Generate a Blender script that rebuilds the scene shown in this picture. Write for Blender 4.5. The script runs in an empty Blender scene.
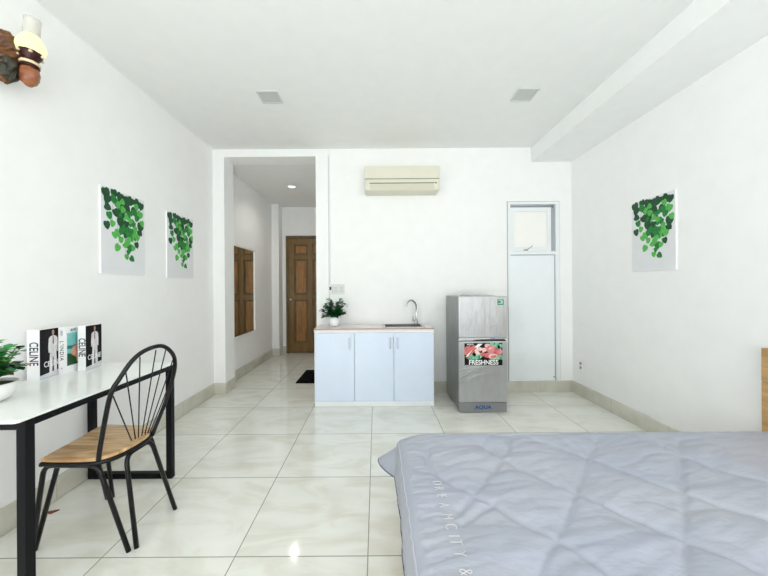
import bpy, bmesh, math, random
from mathutils import Vector, Matrix, noise
PI = math.pi
SC = bpy.context.scene
COL = SC.collection

# ---------------------------------------------------------------- materials
def lin(c):
    c = c / 255.0
    return c / 12.92 if c <= 0.04045 else ((c + 0.055) / 1.055) ** 2.4
def rgb(r, g, b): return (lin(r), lin(g), lin(b), 1.0)

def mat(name, c, rough=0.5, metal=0.0, spec=0.5, var=0.0, vscale=8.0, bump=0.0, bscale=30.0,
        stretch=(1, 1, 1), coat=0.0, emit=None, estr=0.0, trans=0.0, alpha=1.0, c2=None, detail=4.0):
    m = bpy.data.materials.new(name); m.use_nodes = True
    nt = m.node_tree; N = nt.nodes; L = nt.links
    b = N['Principled BSDF']
    b.inputs['Base Color'].default_value = c
    b.inputs['Roughness'].default_value = rough
    b.inputs['Metallic'].default_value = metal
    b.inputs['Specular IOR Level'].default_value = spec
    b.inputs['Coat Weight'].default_value = coat
    b.inputs['Coat Roughness'].default_value = 0.05
    b.inputs['Transmission Weight'].default_value = trans
    b.inputs['Alpha'].default_value = alpha
    if emit:
        b.inputs['Emission Color'].default_value = emit
        b.inputs['Emission Strength'].default_value = estr
    tc = N.new('ShaderNodeTexCoord'); mp = N.new('ShaderNodeMapping')
    mp.inputs['Scale'].default_value = stretch
    L.new(tc.outputs['Object'], mp.inputs['Vector'])
    # every material carries at least a slight procedural variation
    nz = N.new('ShaderNodeTexNoise'); nz.inputs['Scale'].default_value = vscale
    nz.inputs['Detail'].default_value = detail
    L.new(mp.outputs['Vector'], nz.inputs['Vector'])
    cr = N.new('ShaderNodeValToRGB')
    v = max(var, 0.01)
    lo = tuple(max(0, x * (1 - v)) for x in c[:3]) + (1,)
    hi = c2 if c2 else tuple(min(1, x * (1 + v)) for x in c[:3]) + (1,)
    if c2: lo = c
    cr.color_ramp.elements[0].position = 0.35; cr.color_ramp.elements[1].position = 0.65
    cr.color_ramp.elements[0].color = lo; cr.color_ramp.elements[1].color = hi
    L.new(nz.outputs['Fac'], cr.inputs['Fac']); L.new(cr.outputs['Color'], b.inputs['Base Color'])
    if bump > 0:
        n2 = N.new('ShaderNodeTexNoise'); n2.inputs['Scale'].default_value = bscale
        n2.inputs['Detail'].default_value = 3
        L.new(mp.outputs['Vector'], n2.inputs['Vector'])
        bp = N.new('ShaderNodeBump'); bp.inputs['Strength'].default_value = bump
        bp.inputs['Distance'].default_value = 0.01
        L.new(n2.outputs['Fac'], bp.inputs['Height']); L.new(bp.outputs['Normal'], b.inputs['Normal'])
    return m

def tile_floor():
    m = bpy.data.materials.new('polished_marble_tile'); m.use_nodes = True
    nt = m.node_tree; N = nt.nodes; L = nt.links; b = N['Principled BSDF']
    tc = N.new('ShaderNodeTexCoord'); sp = N.new('ShaderNodeSeparateXYZ')
    L.new(tc.outputs['Object'], sp.inputs['Vector'])
    def M(op, a, bb=None, c=None):
        n = N.new('ShaderNodeMath'); n.operation = op
        for i, x in enumerate((a, bb, c)):
            if x is None: continue
            if isinstance(x, (int, float)): n.inputs[i].default_value = x
            else: L.new(x, n.inputs[i])
        return n.outputs[0]
    S = 0.6
    ux = M('DIVIDE', M('ADD', sp.outputs['X'], 0.045 + 60), S)
    uy = M('DIVIDE', M('ADD', sp.outputs['Y'], -3.234 + 60), S)
    def edge(u):
        fr = M('FRACT', u)
        return M('MINIMUM', fr, M('SUBTRACT', 1.0, fr))
    d = M('MINIMUM', edge(ux), edge(uy))
    grout = M('LESS_THAN', d, 0.0042)
    ix = M('FLOOR', ux); iy = M('FLOOR', uy)
    cm = N.new('ShaderNodeCombineXYZ'); L.new(ix, cm.inputs[0]); L.new(iy, cm.inputs[1])
    wn = N.new('ShaderNodeTexWhiteNoise'); wn.noise_dimensions = '3D'; L.new(cm.outputs[0], wn.inputs['Vector'])
    # offset the marble per tile
    va = N.new('ShaderNodeVectorMath'); va.operation = 'SCALE'; L.new(wn.outputs['Color'], va.inputs[0]); va.inputs['Scale'].default_value = 7.0
    vb = N.new('ShaderNodeVectorMath'); vb.operation = 'ADD'; L.new(tc.outputs['Object'], vb.inputs[0]); L.new(va.outputs[0], vb.inputs[1])
    mp = N.new('ShaderNodeMapping'); mp.inputs['Scale'].default_value = (1.0, 2.3, 1); mp.inputs['Rotation'].default_value = (0, 0, 0.35)
    L.new(vb.outputs[0], mp.inputs['Vector'])
    nz = N.new('ShaderNodeTexNoise'); nz.inputs['Scale'].default_value = 2.6; nz.inputs['Detail'].default_value = 7
    nz.inputs['Roughness'].default_value = 0.55; nz.inputs['Distortion'].default_value = 1.3
    L.new(mp.outputs[0], nz.inputs['Vector'])
    cr = N.new('ShaderNodeValToRGB'); e = cr.color_ramp.elements
    e[0].position = 0.28; e[0].color = rgb(218, 216, 205)
    e[1].position = 0.72; e[1].color = rgb(236, 236, 231)
    k = e.new(0.45); k.color = rgb(226, 225, 216)
    k = e.new(0.52); k.color = rgb(231, 231, 224)
    L.new(nz.outputs['Fac'], cr.inputs['Fac'])
    mx = N.new('ShaderNodeMix'); mx.data_type = 'RGBA'
    L.new(grout, mx.inputs['Factor']); L.new(cr.outputs['Color'], mx.inputs['A']); mx.inputs['B'].default_value = rgb(150, 150, 140)
    L.new(mx.outputs['Result'], b.inputs['Base Color'])
    b.inputs['Roughness'].default_value = 0.07; b.inputs['Specular IOR Level'].default_value = 0.55
    return m

def wood(name, c1, c2, rough=0.4, scale=3.0, stretch=(1, 12, 12), coat=0.0):
    m = bpy.data.materials.new(name); m.use_nodes = True
    nt = m.node_tree; N = nt.nodes; L = nt.links; b = N['Principled BSDF']
    tc = N.new('ShaderNodeTexCoord'); mp = N.new('ShaderNodeMapping'); mp.inputs['Scale'].default_value = stretch
    L.new(tc.outputs['Object'], mp.inputs['Vector'])
    nz = N.new('ShaderNodeTexNoise'); nz.inputs['Scale'].default_value = scale; nz.inputs['Detail'].default_value = 6
    nz.inputs['Distortion'].default_value = 0.8
    L.new(mp.outputs[0], nz.inputs['Vector'])
    cr = N.new('ShaderNodeValToRGB'); cr.color_ramp.elements[0].position = 0.33; cr.color_ramp.elements[1].position = 0.66
    cr.color_ramp.elements[0].color = c1; cr.color_ramp.elements[1].color = c2
    L.new(nz.outputs['Fac'], cr.inputs['Fac']); L.new(cr.outputs['Color'], b.inputs['Base Color'])
    b.inputs['Roughness'].default_value = rough; b.inputs['Coat Weight'].default_value = coat
    return m

M = {}
M['wall'] = mat('white_wall_paint', rgb(244, 244, 244), 0.65, spec=0.25, bump=0.02, bscale=60)
M['ceil'] = mat('ceiling_paint', rgb(236, 237, 236), 0.8, spec=0.2)
M['beam'] = mat('beam_paint', rgb(242, 243, 242), 0.8, spec=0.2)
M['tile'] = tile_floor()
M['skirt'] = mat('skirting_tile', rgb(196, 194, 180), 0.15, var=0.06, vscale=5, c2=rgb(214, 212, 202))
M['joint'] = mat('tile_joint', rgb(135, 135, 120), 0.7)
M['black_metal'] = mat('black_painted_metal', rgb(8, 8, 11), 0.35, spec=0.35)
M['desk_black'] = mat('matte_black_metal', rgb(6, 6, 12), 0.5, spec=0.2)
M['desk_top'] = mat('white_laminate', rgb(240, 242, 240), 0.18, spec=0.5)
M['desk_edge'] = mat('white_edge_band', rgb(225, 226, 224), 0.5)
M['seat'] = wood('light_oak', rgb(168, 124, 76), rgb(228, 196, 150), 0.35, 2.2, (2, 14, 2), 0.2)
M['door'] = wood('brown_varnished_wood', rgb(96, 70, 26), rgb(128, 96, 40), 0.35, 3, (14, 14, 1.2), 0.15)
M['door_frame'] = wood('dark_brown_wood', rgb(80, 64, 28), rgb(108, 88, 44), 0.4, 3, (14, 14, 1.2))
M['door_dark'] = wood('varnished_wood_panel', rgb(122, 78, 28), rgb(164, 114, 52), 0.35, 3, (14, 14, 1.2), 0.15)
M['brass'] = mat('brushed_nickel', rgb(200, 190, 165), 0.25, 1.0)
M['chrome'] = mat('chrome', rgb(190, 192, 194), 0.12, 1.0)
M['steel'] = mat('stainless_steel', rgb(170, 170, 166), 0.25, 1.0)
M['cab_door'] = mat('pale_blue_gloss', rgb(216, 228, 246), 0.06, spec=0.5)
M['cab_body'] = mat('cabinet_white', rgb(238, 241, 244), 0.35)
M['counter'] = mat('speckled_counter', rgb(236, 226, 222), 0.2, vscale=160, c2=rgb(222, 208, 204), detail=2)
M['counter_edge'] = mat('counter_brown_edge', rgb(150, 128, 120), 0.4)
M['groove'] = mat('shadow_gap_black', rgb(110, 114, 122), 0.8)
M['seam'] = mat('shaded_seam_plastic', rgb(150, 148, 130), .6)
M['ac'] = mat('aged_cream_plastic', rgb(222, 219, 202), 0.4, spec=0.4)
M['ac2'] = mat('cream_louver', rgb(208, 204, 184), 0.45)
M['dark'] = mat('dark_gap', rgb(60, 58, 48), 0.8)
M['black'] = mat('black_plastic', rgb(18, 18, 18), 0.5)
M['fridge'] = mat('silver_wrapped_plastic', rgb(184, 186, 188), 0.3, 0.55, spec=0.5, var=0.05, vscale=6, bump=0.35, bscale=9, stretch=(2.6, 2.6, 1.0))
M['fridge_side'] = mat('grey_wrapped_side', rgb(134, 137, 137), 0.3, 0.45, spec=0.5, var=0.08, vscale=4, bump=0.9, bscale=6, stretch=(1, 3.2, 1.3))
M['fridge_trim'] = mat('grey_plastic', rgb(140, 144, 146), 0.35, 0.3)
M['silver'] = mat('silver_plastic', rgb(205, 208, 210), 0.25, 0.5)
M['plastic_white'] = mat('white_plastic', rgb(240, 240, 238), 0.35)
M['plastic_grey'] = mat('light_grey_plastic', rgb(205, 208, 206), 0.4)
M['fitting_grey'] = mat('grey_lamp_diffuser', rgb(196, 200, 198), 0.5)
M['plate_grey'] = mat('off_white_plastic', rgb(222, 224, 222), 0.4)
M['upvc'] = mat('white_window_plastic', rgb(236, 240, 242), 0.35)
M['gasket'] = mat('grey_gasket', rgb(150, 154, 160), 0.6)
M['panel'] = mat('white_board', rgb(238, 243, 246), 0.4)
M['frost'] = mat('frosted_cream_glass', rgb(252, 251, 247), 0.5, trans=0.12)
M['mirror'] = mat('mirror_silver', rgb(236, 236, 232), 0.01, 1.0)
M['mat'] = mat('black_door_mat', rgb(14, 14, 16), 0.95, spec=0.1, bump=0.6, bscale=200)
M['leafD'] = mat('dark_green_leaf', rgb(8, 74, 34), 0.4, var=0.3, vscale=30)
M['leafM'] = mat('mid_green_leaf', rgb(28, 122, 50), 0.4, var=0.3, vscale=30)
M['leafL'] = mat('light_green_leaf', rgb(92, 180, 74), 0.4, var=0.2, vscale=30)
M['leafR'] = mat('reddish_leaf_tip', rgb(150, 110, 80), 0.5, var=0.2, vscale=30)
M['printD'] = mat('printed_dark_green', rgb(4, 72, 34), 0.6, var=0.25, vscale=60)
M['printM'] = mat('printed_mid_green', rgb(24, 122, 50), 0.6, var=0.2, vscale=60)
M['printL'] = mat('printed_light_green', rgb(84, 178, 80), 0.6, var=0.15, vscale=60)
M['printS'] = mat('printed_brown_stem', rgb(120, 110, 96), 0.7)
M['canvas'] = mat('pale_grey_canvas', rgb(226, 228, 231), 0.75, spec=0.2, bump=0.05, bscale=300)
M['canvas_edge'] = mat('white_canvas_edge', rgb(242, 243, 243), 0.75, spec=0.2)
M['ceramic'] = mat('white_ceramic', rgb(240, 242, 244), 0.25)
M['stone_pot'] = mat('white_marbled_bowl', rgb(236, 236, 234), 0.35, var=0.04, vscale=12)
M['soil'] = mat('dark_soil', rgb(50, 38, 28), 0.95)
M['stem'] = mat('green_stem', rgb(60, 110, 50), 0.6)
M['book_white'] = mat('white_book_cover', rgb(243, 243, 245), 0.3)
M['book_grey'] = mat('pale_grey_print', rgb(214, 216, 222), 0.3)
M['pages'] = mat('paper_pages', rgb(235, 230, 220), 0.8)
M['book_black'] = mat('black_print', rgb(10, 10, 16), 0.5, spec=.2)
M['book_teal'] = mat('teal_print', rgb(104, 184, 182), 0.3, var=0.12, vscale=14, c2=rgb(140, 208, 200))
M['book_teal2'] = mat('deep_teal_print', rgb(28, 110, 112), 0.3, var=0.2, vscale=20)
M['book_orange'] = mat('coral_print', rgb(206, 120, 92), 0.3, vscale=26, c2=rgb(226, 190, 160))
M['ink'] = mat('black_ink', rgb(28, 28, 34), 0.4)
M['suit'] = mat('printed_white_suit', rgb(226, 222, 224), 0.35, var=0.12, vscale=30)
M['skin_print'] = mat('printed_skin_tone', rgb(176, 140, 122), 0.4)
M['tie'] = mat('printed_dark_tie', rgb(90, 88, 110), 0.4)
M['white_ink'] = mat('white_ink', rgb(245, 245, 245), 0.4)
M['blue_ink'] = mat('blue_logo_ink', rgb(40, 72, 140), 0.3)
M['green_ink'] = mat('green_sticker', rgb(20, 140, 104), 0.4)
M['red_print'] = mat('tomato_print', rgb(204, 84, 94), 0.3, var=0.2, vscale=20, c2=rgb(226, 150, 150))
M['mint_print'] = mat('leafy_mint_print', rgb(70, 160, 120), 0.3, var=0.3, vscale=40, c2=rgb(150, 210, 180))
M['pink_print'] = mat('pale_pink_print', rgb(238, 200, 196), 0.3, var=0.1, vscale=40)
M['orange_print'] = mat('carrot_print', rgb(208, 112, 108), 0.3, var=0.2, vscale=30)
M['carved'] = wood('carved_brown_wood', rgb(70, 38, 18), rgb(126, 78, 42), 0.45, 6, (3, 3, 8), 0.2)
M['carved_dark'] = wood('carved_dark_wood', rgb(24, 22, 16), rgb(56, 52, 30), 0.5, 6, (3, 3, 8))
M['bowlwood'] = wood('turned_orange_wood', rgb(116, 60, 28), rgb(172, 104, 58), 0.35, 5, (3, 3, 8), 0.3)
M['gallery'] = mat('dark_maroon_metal', rgb(58, 24, 22), 0.35, 0.4)
M['ring'] = mat('pale_ring', rgb(226, 206, 170), 0.4)
M['globe'] = mat('glowing_frosted_glass', rgb(150, 146, 116), 0.4, emit=rgb(255, 248, 178), estr=1.0)
M['chimney'] = mat('smoky_clear_glass', rgb(225, 222, 214), 0.12, alpha=0.42)
M['lamp_on'] = mat('lit_diffuser', rgb(255, 255, 250), 0.5, emit=(1, 0.98, 0.92, 1), estr=1.6)
M['headboard'] = wood('light_oak_laminate', rgb(172, 132, 84), rgb(206, 168, 116), 0.45, 2.4, (8, 1.4, 10))
M['mattress'] = mat('white_mattress', rgb(226, 226, 228), 0.9)
M['comf'] = mat('grey_lavender_quilt', rgb(162, 167, 182), 0.45, spec=0.35, var=0.05, vscale=2.2, bump=0.25, bscale=26, stretch=(1, 2.6, 1), c2=rgb(171, 173, 184))
M['piping'] = mat('pale_piping', rgb(196, 198, 210), 0.6)
M['thread'] = mat('pale_embroidery_thread', rgb(214, 212, 208), 0.6)
M['hem'] = mat('dark_hem', rgb(70, 72, 88), 0.7)
M['dryleaf'] = mat('dry_red_leaf', rgb(112, 48, 36), 0.7)
M['glass'] = mat('clear_pane', (1, 1, 1, 1), 0.02, trans=1.0, spec=0.3)

# ---------------------------------------------------------------- mesh helpers
class MB:
    def __init__(s, mats):
        s.bm = bmesh.new(); s.mats = [M[m] for m in (mats if isinstance(mats, (list, tuple)) else [mats])]
    def _merge(s, t, mi, smooth):
        for f in t.faces:
            f.material_index = mi; f.smooth = smooth
        me = bpy.data.meshes.new('t'); t.to_mesh(me); t.free(); s.bm.from_mesh(me); bpy.data.meshes.remove(me)
    def box(s, x0, x1, y0, y1, z0, z1, bev=0.0, mi=0, seg=2, mtx=None):
        t = bmesh.new(); bmesh.ops.create_cube(t, size=1)
        for v in t.verts:
            v.co = Vector((x0 + (v.co.x + .5) * (x1 - x0), y0 + (v.co.y + .5) * (y1 - y0), z0 + (v.co.z + .5) * (z1 - z0)))
        if bev > 0: bmesh.ops.bevel(t, geom=t.edges[:], offset=bev, segments=seg, affect='EDGES', profile=0.5)
        if mtx: t.transform(mtx)
        s._merge(t, mi, False); return s
    def prism(s, pts, y0, y1, mi=0, axis='y', bev=0.0, smooth=False):
        """pts 2-D; extruded along axis between y0 and y1"""
        t = bmesh.new()
        def P(p, h):
            if axis == 'y': return (p[0], h, p[1])
            if axis == 'x': return (h, p[0], p[1])
            return (p[0], p[1], h)
        a = [t.verts.new(P(p, y0)) for p in pts]; b = [t.verts.new(P(p, y1)) for p in pts]
        t.faces.new(a); t.faces.new(b[::-1]); n = len(pts)
        for i in range(n): t.faces.new((a[i], b[i], b[(i + 1) % n], a[(i + 1) % n]))
        bmesh.ops.recalc_face_normals(t, faces=t.faces[:])
        if bev > 0:
            ed = [e for e in t.edges if len({round({'x': v.co.x, 'y': v.co.y, 'z': v.co.z}[axis], 6) for v in e.verts}) == 1]
            bmesh.ops.bevel(t, geom=ed, offset=bev, segments=2, affect='EDGES')
        s._merge(t, mi, smooth); return s
    def tube(s, pts, r, mi=0, seg=10, caps=True, rf=None):
        pts = [Vector(p) for p in pts]; n = len(pts); t = bmesh.new()
        T = []
        for i in range(n):
            a = pts[max(0, i - 1)]; b = pts[min(n - 1, i + 1)]; T.append((b - a).normalized())
        up = Vector((0, 0, 1)) if abs(T[0].z) < .9 else Vector((1, 0, 0))
        u = T[0].cross(up).normalized(); rings = []
        for i in range(n):
            u = (u - T[i] * u.dot(T[i])).normalized(); w = T[i].cross(u)
            rr = r if rf is None else rf(i / (n - 1)) * r
            rings.append([t.verts.new(pts[i] + (u * math.cos(2 * PI * k / seg) + w * math.sin(2 * PI * k / seg)) * rr) for k in range(seg)])
        for i in range(n - 1):
            for k in range(seg):
                t.faces.new((rings[i][k], rings[i][(k + 1) % seg], rings[i + 1][(k + 1) % seg], rings[i + 1][k]))
        if caps: t.faces.new(rings[0][::-1]); t.faces.new(rings[-1])
        bmesh.ops.recalc_face_normals(t, faces=t.faces[:])
        s._merge(t, mi, True); return s
    def lathe(s, prof, c=(0, 0, 0), seg=32, mi=0, mtx=None, wob=None):
        t = bmesh.new(); rings = []
        for (r, z) in prof:
            ring = []
            for k in range(seg):
                a = 2 * PI * k / seg; rr = max(r, 1e-5)
                if wob: rr *= wob(a, z)
                ring.append(t.verts.new((rr * math.cos(a), rr * math.sin(a), z)))
            rings.append(ring)
        for i in range(len(prof) - 1):
            for k in range(seg):
                t.faces.new((rings[i][k], rings[i][(k + 1) % seg], rings[i + 1][(k + 1) % seg], rings[i + 1][k]))
        bmesh.ops.remove_doubles(t, verts=t.verts[:], dist=1e-4)
        bmesh.ops.recalc_face_normals(t, faces=t.faces[:])
        if mtx: t.transform(mtx)
        t.transform(Matrix.Translation(Vector(c)))
        s._merge(t, mi, True); return s
    def poly(s, pts3, mi=0):
        vs = [s.bm.verts.new(p) for p in pts3]; f = s.bm.faces.new(vs); f.material_index = mi; return s
    def build(s, name, parent=None, world=True, origin=None):
        me = bpy.data.meshes.new(name)
        for m in s.mats: me.materials.append(m)
        if parent is not None:
            off = parent.location.copy() if world else Vector((0, 0, 0))
            if parent.parent is not None and world: off += parent.parent.location
        else:
            xs = [v.co.x for v in s.bm.verts]; ys = [v.co.y for v in s.bm.verts]; zs = [v.co.z for v in s.bm.verts]
            off = Vector(origin) if origin is not None else Vector(((min(xs) + max(xs)) / 2, (min(ys) + max(ys)) / 2, min(zs)))
        if parent is None or world:
            s.bm.transform(Matrix.Translation(-off))
        s.bm.to_mesh(me); s.bm.free()
        o = bpy.data.objects.new(name, me); COL.objects.link(o)
        if parent is not None: o.parent = parent
        else: o.location = off
        return o

def smoothpath(pts, n=6, closed=False):
    P = [Vector(p) for p in pts]; out = []
    N = len(P)
    for i in range(N if closed else N - 1):
        if closed: p0, p1, p2, p3 = P[i - 1], P[i], P[(i + 1) % N], P[(i + 2) % N]
        else: p0, p1, p2, p3 = P[max(0, i - 1)], P[i], P[i + 1], P[min(N - 1, i + 2)]
        for k in range(n):
            t = k / n
            out.append(0.5 * ((2 * p1) + (-p0 + p2) * t + (2 * p0 - 5 * p1 + 4 * p2 - p3) * t * t + (-p0 + 3 * p1 - 3 * p2 + p3) * t ** 3))
    if not closed: out.append(P[-1])
    return out

def rounded(pts, r, n=5):
    """polyline with rounded corners"""
    P = [Vector(p) for p in pts]; out = [P[0]]
    for i in range(1, len(P) - 1):
        a = (P[i - 1] - P[i]); b = (P[i + 1] - P[i]); ra = min(r, a.length * .49, b.length * .49)
        A = P[i] + a.normalized() * ra; B = P[i] + b.normalized() * ra
        for k in range(n + 1):
            t = k / n; out.append(A * (1 - t) ** 2 + P[i] * 2 * t * (1 - t) + B * t * t)
    out.append(P[-1]); return out

def thing(name, label, cat, loc, rz=0, group=None):
    o = bpy.data.objects.new(name, None); COL.objects.link(o); o.location = loc; o.rotation_euler = (0, 0, rz)
    o.empty_display_size = 0.1
    o['label'] = label; o['category'] = cat
    if group: o['group'] = group
    return o
def tag(o, label, cat, group=None):
    o['label'] = label; o['category'] = cat
    if group: o['group'] = group
    return o
def struct(o, label=None):
    o['kind'] = 'structure'
    if label: o['label'] = label
    return o

def text(body, name, size, m, parent, mtx, ext=0.0004, align='CENTER', spacing=1.0, sx=1.0, bold=0.0):
    """lettering as a mesh, mtx maps the text plane (x right, y up) into the parent's space"""
    cu = bpy.data.curves.new('t', 'FONT'); cu.body = body; cu.size = size; cu.extrude = ext
    cu.align_x = align; cu.align_y = 'CENTER'; cu.space_character = spacing; cu.offset = bold
    to = bpy.data.objects.new('t', cu); COL.objects.link(to)
    dg = bpy.context.evaluated_depsgraph_get(); dg.update()
    me = bpy.data.meshes.new_from_object(to.evaluated_get(dg))
    bpy.data.objects.remove(to)
    me.transform(Matrix.Diagonal((sx, 1, 1, 1))); me.transform(mtx); me.name = name
    me.materials.clear(); me.materials.append(M[m])
    o = bpy.data.objects.new(name, me); COL.objects.link(o); o.parent = parent
    return o
def basis(o, x, y):
    x = Vector(x).normalized(); y = Vector(y).normalized(); z = x.cross(y)
    m = Matrix((x, y, z)).transposed().to_4x4(); m.translation = Vector(o); return m

# ---------------------------------------------------------------- the room
XL, XR, YB, HC = -1.865, 2.251, 3.65, 2.804
YR = -2.6            # wall behind the camera
YC, HK, XK = 5.93, 2.72, -0.675
# floor
struct(MB('tile').box(-2.2, 2.6, YR - .2, 6.2, -0.1, 0).build('floor', origin=(0, 0, 0)))
struct(MB('ceil').box(-2.1, 2.5, YR - .2, YB + .24, HC, HC + .12).build('ceiling'))
struct(MB('ceil').box(-2.1, XK + .2, YB + .24, 6.2, HK, HK + .12).build('ceiling_hallway'))
struct(MB('beam').box(1.79, XR, YR, YB, 2.639, HC - .001).build('trim_1'), 'boxed beam along the ceiling over the right wall')
SY0, SY1, SZ0, SZ1 = -2.35, -.75, .85, 2.45      # unseen side windows behind the camera, added to light the walls more evenly
def side_wall(x0, x1, yend):
    return MB('wall').box(x0, x1, YR - .2, SY0, 0, HC).box(x0, x1, SY1, yend, 0, HC).box(x0, x1, SY0, SY1, 0, SZ0).box(x0, x1, SY0, SY1, SZ1, HC)
struct(side_wall(XL - .15, XL, YC + .15).build('wall_left'))
for nm, x in (('added_window_left', XL - .09), ('added_window_right', XR + .05)):  # frames of the two added, unseen side windows
    b = MB('upvc')
    for y in (SY0, (SY0 + SY1) / 2 - .025, SY1 - .05): b.box(x, x + .04, y, y + .05, SZ0, SZ1)
    for z in (SZ0, SZ1 - .05): b.box(x + .002, x + .038, SY0 + .05, SY1 - .05, z, z + .05)
    struct(b.build(nm))
struct(side_wall(XR, XR + .15, YB + .24).build('wall_right'))
# wall with the air conditioner, opening for the boarded door and its transom, lintel over the hallway
DX0, DX1, DZ0, DZ1 = 1.515, 2.105, 0.128, 2.18
w = MB('wall')
w.box(XK, DX0, YB, YB + .24, 0, HC).box(DX1, XR, YB, YB + .24, 0, HC)
w.box(DX0, DX1, YB, YB + .24, DZ1, HC).box(DX0, DX1, YB, YB + .24, 0, DZ0)
w.box(XL, XK, YB, YB + .24, HK, HC)
struct(w.build('wall_back'))
struct(MB('wall').box(XL, -1.735, YB, YB + .24, 0, HK).build('trim_2'), 'white pilaster at the left of the hallway opening')
struct(MB('wall').box(XK - .001, -.535, YB - .045, YB, 0, HK).build('trim_3'), 'slim white column strip at the right of the hallway opening')
struct(MB('wall').box(XK, XK + .12, YB + .24, YC, 0, HK).build('wall_hallway_right'))
struct(MB('wall').box(XL, XK + .12, YC, YC + .15, 0, HK).build('wall_hallway_back'))
struct(MB('wall').box(XL, -1.74, 5.70, YC, 0, HK).build('trim_4'), 'white pilaster at the far end of the hallway')
# rear wall (behind the camera) with the balcony window that lights the room
WX0, WX1, WZ0, WZ1 = -1.55, 1.75, 0.35, 2.5
w = MB('wall')
w.box(XL, WX0, YR - .2, YR, 0, HC).box(WX1, XR, YR - .2, YR, 0, HC).box(WX0, WX1, YR - .2, YR, 0, WZ0).box(WX0, WX1, YR - .2, YR, WZ1, HC)
struct(w.build('wall_rear'))
w = MB(['upvc'])
for x in (WX0, -.75, 0.06, .9, WX1 - .05): w.box(x, x + .05, YR - .14, YR - .09, WZ0, WZ1)
for z in (WZ0, 1.9, WZ1 - .05): w.box(WX0, WX1, YR - .14, YR - .09, z, z + .05)
win2 = struct(w.build('window_2'))
g = MB('plastic_white')
for i in range(25): g.box(WX0 + .06 + i * .13, WX0 + .07 + i * .13, YR - .18, YR - .17, WZ0, WZ1)
for i in range(9): g.box(WX0, WX1, YR - .18, YR - .17, WZ0 + .2 + i * .24, WZ0 + .21 + i * .24)
g.build('window_grille', win2)

# skirting tiles
def skirt(name, x0, x1, y0, y1, parent=None):
    b = MB(['skirt', 'joint']).box(x0, x1, y0, y1, 0, .128, .002)
    ln = max(x1 - x0, y1 - y0); n = int(ln / .6)
    for i in range(1, n + 1):
        if x1 - x0 > y1 - y0: b.box(x0 + i * .6 - .001, x0 + i * .6 + .001, y0 - .0006, y1 - .004, .001, .127, 0, 1)
        else: b.box(x0 + (.004 if x0 > 0 else 0), x1 + .0006, y1 - i * .6 - .001, y1 - i * .6 + .001, .001, .127, 0, 1) if x0 < 0 else b.box(x0 - .0006, x1 - .004, y1 - i * .6 - .001, y1 - i * .6 + .001, .001, .127, 0, 1)
    return struct(b.build(name))
T = .013
skirt('baseboard_left', XL, XL + T, YR, YB - T)
skirt('baseboard_right', XR - T, XR, YR, YB - T)
skirt('baseboard_back', -.53, XR, YB - T, YB)
skirt('baseboard_pilaster_front', XL, -1.735 + T, YB - T, YB)
skirt('baseboard_pilaster_side', -1.735, -1.735 + T, YB, YB + .24)
skirt('baseboard_hallway_left', XL, XL + T, YB + .24, 5.70 - T)
skirt('baseboard_hallway_pilaster', XL, -1.74 + T, 5.70 - T, 5.70)
skirt('baseboard_hallway_back', -1.74, -1.68, YC - T, YC)

# ---------------------------------------------------------------- hallway door
dl, dr, dt = -1.67, -.76, 2.18
b = MB(['door_frame'])
b.box(dl, dl + .05, YC - .03, YC, 0, dt - .05, .002).box(dr - .05, dr, YC - .03, YC, 0, dt - .05, .002).box(dl, dr, YC - .03, YC, dt - .05, dt, .002)
dfr = struct(b.build('door_1'), 'brown panelled wooden door at the end of the hallway')
x0, x1 = dl + .05, dr - .05
b = MB(['door', 'door_dark', 'door_frame']).box(x0 + .002, x1 - .002, YC - .012, YC - .001, .004, dt - .052, 0, 2)
st = .11
def rail(a, c, z0, z1, o=0): b.box(a, c, YC - .036 + o, YC - .011, z0, z1, .004)
for a, c in ((x0, x0 + st), (x1 - st, x1), ((x0 + x1) / 2 - .045, (x0 + x1) / 2 + .045)): rail(a + .003, c - .003, .01, dt - .055)
for z0, z1 in ((.01, .2), (1.0, 1.09), (1.74, 1.82), (dt - .16, dt - .055)): rail(x0 + .006, x1 - .006, z0 + .0, z1, .0012)
for (px0, px1) in ((x0 + st, (x0 + x1) / 2 - .045), ((x0 + x1) / 2 + .045, x1 - st)):
    for z0, z1 in ((.2, 1.0), (1.09, 1.74), (1.82, dt - .16)):
        b.box(px0 + .028, px1 - .028, YC - .028, YC - .010, z0 + .028, z1 - .028, .008, 1)
b.build('door_leaf', dfr)
k = MB('brass'); k.lathe([(0, 0), (.026, 0), (.027, .006), (.011, .01), (.011, .03), (.026, .04), (.03, .055), (.024, .068), (0, .072)], (x0 + .055, YC - .034, 1.0), mtx=Matrix.Rotation(PI / 2, 4, 'X'))
kn = k.build('door_knob', dfr); kn['label'] = 'round brushed metal knob'
MB('brass').box(-1.3, -1.292, YC - .04, YC - .033, 1.36, 1.38, .002).build('door_viewer', dfr)

# boarded doorway with the small transom window
fy0, fy1 = YB - .012, YB + .10
b = MB(['upvc', 'gasket'])
b.box(DX0, DX0 + .028, fy0, fy1, DZ0, DZ1 - .03, .0015).box(DX1 - .045, DX1, fy0, fy1, DZ0, DZ1 - .03, .0015)
b.box(DX0, DX1, fy0, fy1, DZ1 - .03, DZ1, .0015).box(DX0 + .028, DX1 - .045, fy0, fy1, 1.575, 1.61, .0015)
b.box(DX0 - .008, DX1 + .008, YB - .003, YB - .0002, DZ1, DZ1 + .006, 0, 1).box(DX1, DX1 + .006, YB - .003, YB, DZ0, DZ1, 0, 1).box(DX0 - .006, DX0, YB - .003, YB, DZ0, DZ1, 0, 1)
b.box(DX1 - .050, DX1 - .045, fy0 + .02, fy0 + .035, DZ0, 1.575, 0, 1).box(DX0 + .03, DX1 - .05, fy0 + .02, fy0 + .035, 1.568, 1.575, 0, 1)
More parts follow.
